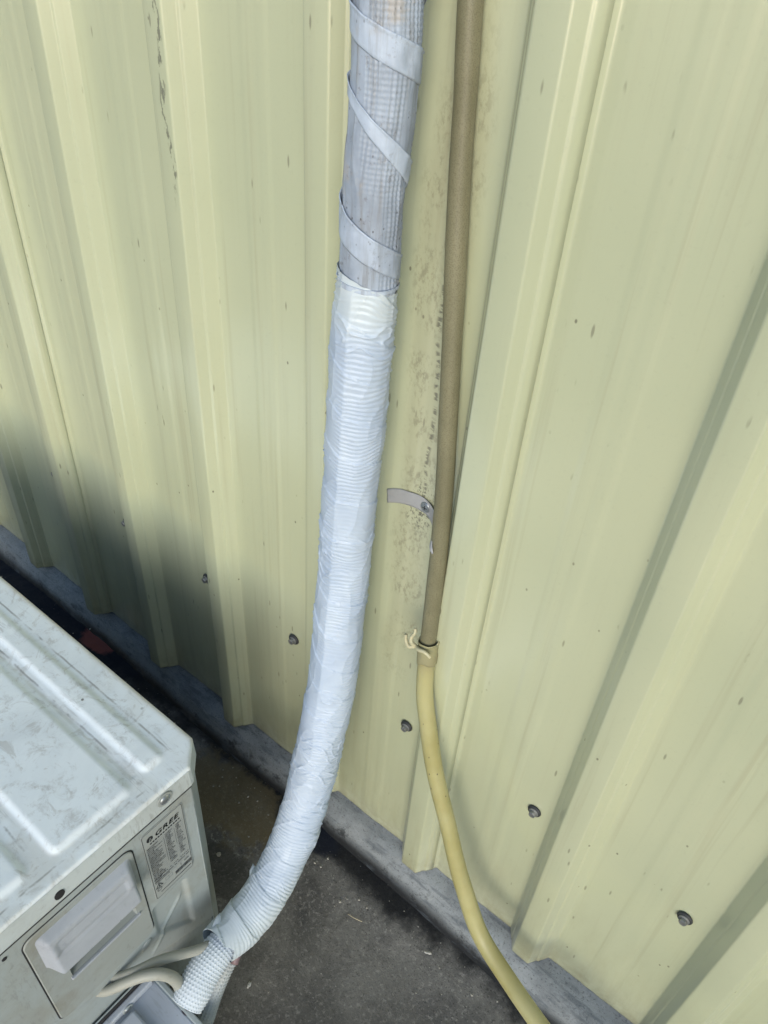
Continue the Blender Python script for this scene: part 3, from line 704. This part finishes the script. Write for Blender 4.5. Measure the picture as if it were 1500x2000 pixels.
# foam sleeves poking out of the lower end
tube('foam_sleeve',[(.837,-.372,.138,.0235),(.838,-.402,.136,.0262),(.842,-.430,.130,.0268),(.848,-.456,.122,.0262),(.852,-.476,.113,.0235)],M_foam,pipe,.0009,200,waffle(.0008,.0054,.0265))
tube('foam_sleeve',[(.840,-.378,.085,.0150),(.847,-.410,.068,.0155),(.857,-.452,.030,.0160),(.864,-.482,.0,.0160)],M_foamd,pipe,.0010,130,waffle(.0009,.0052,.0155))
tube('pipe_core',[(.836,-.372,.120,.0125),(.842,-.425,.100,.0125),(.845,-.470,.07,.0125),(.843,-.50,.03,.0125)],M_purple,pipe,.006,20)
tube('copper_end',[(.852,-.370,.110,.0085),(.857,-.380,.102,.007),(.860,-.386,.098,.006)],m_plain('pinkish_foil',(.22,.15,.16),.5),pipe,.004,16)

# ================= DRAIN HOSE =================
hose=tag(empty('drain_hose',(.86,-.013,FZ)),'condensate drain hose, aged brown above and pale yellow below','hose')
HB=[(.858,-.0130,2.85,.0115),(.860,-.0130,2.0,.0115),(.861,-.013,1.6,.0115),(.866,-.013,1.392,.0115),(.872,-.013,1.314,.0113),(.875,-.0135,1.27,.0113),(.889,-.0150,1.12,.0113),(.902,-.019,.998,.0114),(.914,-.024,.888,.0116),(.922,-.030,.808,.0118),(.928,-.036,.70,.0116),(.933,-.042,.61,.0112),(.936,-.046,.575,.011)]
tube('brown_hose',HB,M_brown,hose,.004,40,lambda s,t:.0003*vnoise(s*30,t/(2*np.pi)*5,91,py=5)+.0005*vnoise(s*9,0*t,92))
HY=[(.932,-.040,.636,.0136),(.935,-.043,.610,.0132),(.938,-.046,.575,.0125),(.944,-.050,.54,.0124),(.959,-.056,.495,.0128),(.990,-.0665,.411,.0132),(1.032,-.0765,.323,.0136),(1.091,-.0895,.202,.0142),(1.155,-.102,.113,.0146),(1.212,-.116,.093,.0148),(1.287,-.137,.084,.0150),(1.36,-.150,.068,.015),(1.487,-.16,.0,.015),(1.62,-.20,-.052,.015),(1.80,-.34,-.0585,.015),(2.1,-.6,-.0585,.015)]
tube('yellow_hose',HY,M_yellow,hose,.004,44,lambda s,t:.0004*vnoise(s*14,t/(2*np.pi)*4,93,py=4)+.0006*vnoise(s*8,0*t,94))
M_film=m_white('pale_tape_scrap',(.50,.47,.30),(.36,.33,.2),.5,.4,False)
M_sleeve=m_white('tan_sleeve',(.30,.285,.155),(.24,.21,.12),.8,.45,True)
def ringtape(z,tl,name):
    c=np.array([np.interp(-z,[-p[2] for p in HY[:6]],[p[k] for p in HY[:6]]) for k in range(3)])
    P=[]
    for i in range(0,37):
        a=math.radians(i*10-40); P.append((c[0]+.0142*math.cos(a),c[1]+.0142*math.sin(a),z+tl*math.cos(a-.4),.0011))
    tube(name,P,M_film,hose,.003,8)
def torn_sleeve():
    m=48; n=16; Q=np.array([p[:3] for p in HY[:6]]); th=(np.arange(m)/m*2*np.pi)[None,:]; v=np.linspace(0,1,n)[:,None]
    top=.641+.004*np.sin(th+2.2)+.0025*vnoise(th/(2*np.pi)*13,0*th,96); bot=.600+.006*np.cos(th+.9)+.003*vnoise(th/(2*np.pi)*9,0*th,97)
    Z=top+(bot-top)*v; cx=np.interp(-Z,-Q[:,2],Q[:,0]); cy=np.interp(-Z,-Q[:,2],Q[:,1])
    R=.0141+.0006*vnoise(th/(2*np.pi)*10+0*v,v*4+0*th,98)+.0010*np.exp(-(v/.10)**2)+.0006*(np.abs(v-.5-.25*np.sin(th))<.05)
    o=gridmesh('torn_sleeve',np.stack([cx+R*np.cos(th),cy+R*np.sin(th),Z],-1),M_sleeve,hose,True,wrap=True); md=o.modifiers.new('t','SOLIDIFY'); md.thickness=.0007
torn_sleeve(); ringtape(.640,.003,'tape_edge')
for P in ([(.9215,-.055,.634),(.916,-.060,.642),(.914,-.058,.650),(.917,-.055,.658),(.915,-.052,.664)],[(.9215,-.055,.634),(.912,-.060,.631),(.906,-.058,.636),(.903,-.056,.646)],[(.9215,-.055,.634),(.930,-.060,.637),(.938,-.0605,.640),(.945,-.060,.638),(.949,-.059,.634)]):
    tube('tape_shred',[(*p,.0031*(1-.35*abs(i-1)/3)) for i,p in enumerate(P)],M_film,hose,.002,8)

# ================= STRAP ON THE WALL =================
strap=tag(empty('pipe_strap',(.878,-.003,.83)),'bent grey metal strap with one screw, fixed to the wall beside the hose','strap')
def make_strap():
    C=[(.813,.815,.0126,-.0022),(.830,.8245,.0130,-.0026),(.848,.830,.0130,-.0026),(.865,.8325,.0128,-.0026),(.880,.831,.0126,-.0034),(.892,.827,.0118,-.008),(.902,.822,.010,-.016),(.908,.818,.0075,-.028),(.913,.815,.006,-.037),(.918,.811,.0042,-.0440),(.923,.806,.001,-.0468)]
    D,t=spline(np.array([(c[0],c[1],c[3],c[2]) for c in C]),60)
    v=np.linspace(-1,1,9)
    D[:,3]*=.86; X=D[:,0][:,None]+0*v; Y=D[:,2][:,None]+.0008*vnoise(X*60,v*2+0*X,95); Z=D[:,1][:,None]+D[:,3][:,None]*v[None,:]
    X=X-.25*D[:,3][:,None]*v[None,:]*np.gradient(D[:,1])[:,None]/np.gradient(D[:,0])[:,None]
    o=gridmesh('strap_band',np.stack([X,Y,Z],-1),M_strap,strap,True); md=o.modifiers.new('t','SOLIDIFY'); md.thickness=.0012; md.offset=0
    m=20;V=[];F=[]
    for r,y in ((.0078,-.0030),(.0078,-.0046),(.0066,-.0060),(.0030,-.0066)):
        for i in range(m): a=2*math.pi*i/m; V.append((.8775+r*math.cos(a),y,.8315+r*math.sin(a)))
    for j in range(3):
        for i in range(m): F.append((j*m+i,(j+1)*m+i,(j+1)*m+(i+1)%m,j*m+(i+1)%m))
    F.append(tuple(3*m+i for i in range(m))); s=mesh('screw',V,F,M_bright,strap)
    for a in (0,math.pi/2):
        bevbox('cross_slot',(.8775-.0035,-.0069,.8315-.0006),(.8775+.0035,-.0064,.8315+.0006),M_gap,s,0) if a==0 else bevbox('cross_slot',(.8775-.0006,-.0070,.8315-.0035),(.8775+.0006,-.0063,.8315+.0035),M_gap,s,0)
make_strap()

# ================= CABLES =================
c1=tube('electric_cable',[(.750,-.536,.170,.0066),(.766,-.526,.176,.0070),(.780,-.510,.184,.0072),(.797,-.472,.181,.0076),(.810,-.443,.167,.0076),(.821,-.420,.157,.0076),(.829,-.392,.148,.0074),(.832,-.365,.14,.0072)],M_cable,None,.003,24)
tag(c1,'upper dusty cable running from the side cover into the white tape','cable','dusty cables between unit and pipe')
c2=tube('electric_cable',[(.748,-.560,.162,.0070),(.768,-.546,.172,.0074),(.783,-.525,.182,.0078),(.800,-.502,.190,.0082),(.814,-.486,.188,.0086),(.823,-.476,.175,.0090),(.827,-.470,.152,.0092),(.826,-.467,.125,.0092),(.822,-.466,.08,.010),(.815,-.47,.03,.010)],M_cable,None,.003,24)
tag(c2,'lower thicker dusty cable bending down behind the valve cover','cable','dusty cables between unit and pipe')

# ================= LITTER =================
def scrap(name,x,y,L,W,ang,mat,label,cat,h=.002,z=FZ,seed=0):
    r=random.Random(seed); n=6; V=[];F=[]
    for i in range(n+1):
        t=i/n-.5; wv=W*(1-.6*abs(t)*2)*(.7+.5*r.random())
        for s in (-.5,.5): V.append((t*L,s*wv,.0022+h*r.random()))
    for i in range(n): F.append((2*i,2*i+1,2*i+3,2*i+2))
    c,s_=math.cos(ang),math.sin(ang)
    V=[(x+a*c-b*s_,y+a*s_+b*c,z+d) for a,b,d in V]
    o=mesh(name,V,F,mat,None,True); md=o.modifiers.new('t','SOLIDIFY'); md.thickness=.0008; tag(o,label,cat); return o
scrap('paper_scrap',1.065,-.107,.014,.006,.5,M_paper,'small white paper scrap on the floor left of the yellow hose','litter',.002,seed=1)
scrap('seed_husk',.851,-.356,.012,.007,1.9,M_paper,'pale husk on the floor right of the foam sleeve','litter',.003,seed=2)
def rock(name,x,y,z,r,mat,label,cat,seed):
    rr=random.Random(seed); bm=bmesh.new(); bmesh.ops.create_icosphere(bm,subdivisions=2,radius=r)
    for v in bm.verts: v.co=v.co*(1+rr.uniform(-.25,.25)); v.co.z*=.6; v.co+=Vector((x,y,z+r*.35))
    me=bpy.data.meshes.new(name); bm.to_mesh(me); bm.free(); o=link(name,me,mat,None); tag(o,label,cat); return o
rock('stone_chip',.631,-.229,FZ,.0045,M_chip,'tiny pale stone chip on the floor behind the unit corner','stone',3)
rock('stone_chip',-.098,-.030,FZ,.0085,M_paper,'white crumb in the dark gap, leftmost of those behind the unit','stone',4)
rock('stone_chip',-.060,-.035,FZ,.0062,M_paper,'small white crumb in the dark gap just left of the red patch','stone',5)
def grit():
    r_=random.Random(9); V=[];F=[]
    for i in range(420):
        if i<260:
            x=r_.uniform(-.4,2.2); y=-.075-abs(r_.gauss(0,.05))
        else: x=r_.uniform(.5,1.9); y=r_.uniform(-.9,-.08)
        a=r_.choice((.0007,.001,.0014,.0022)) if i%9 else .0032
        k=len(V)
        for dx,dy,dz in ((1,0,0),(0,1,0),(-1,0,0),(0,-1,0),(0,0,.8),(0,0,-.6)): V.append((x+a*dx*r_.uniform(.6,1.3),y+a*dy*r_.uniform(.6,1.3),FZ+.0016+a*.4+a*dz))
        for q in ((0,1,4),(1,2,4),(2,3,4),(3,0,4),(1,0,5),(2,1,5),(3,2,5),(0,3,5)): F.append(tuple(k+j for j in q))
    o=mesh('grit',V,F,M_chip); tag(o,kind='stuff')
grit()
st=tube('straw',[(.905,-.150,FZ+.003,.0007),(.920,-.148,FZ+.004,.0008),(.936,-.143,FZ+.003,.0007)],M_straw,None,.004,6)
tag(st,'short thin straw lying on the stained floor below the wall','straw')
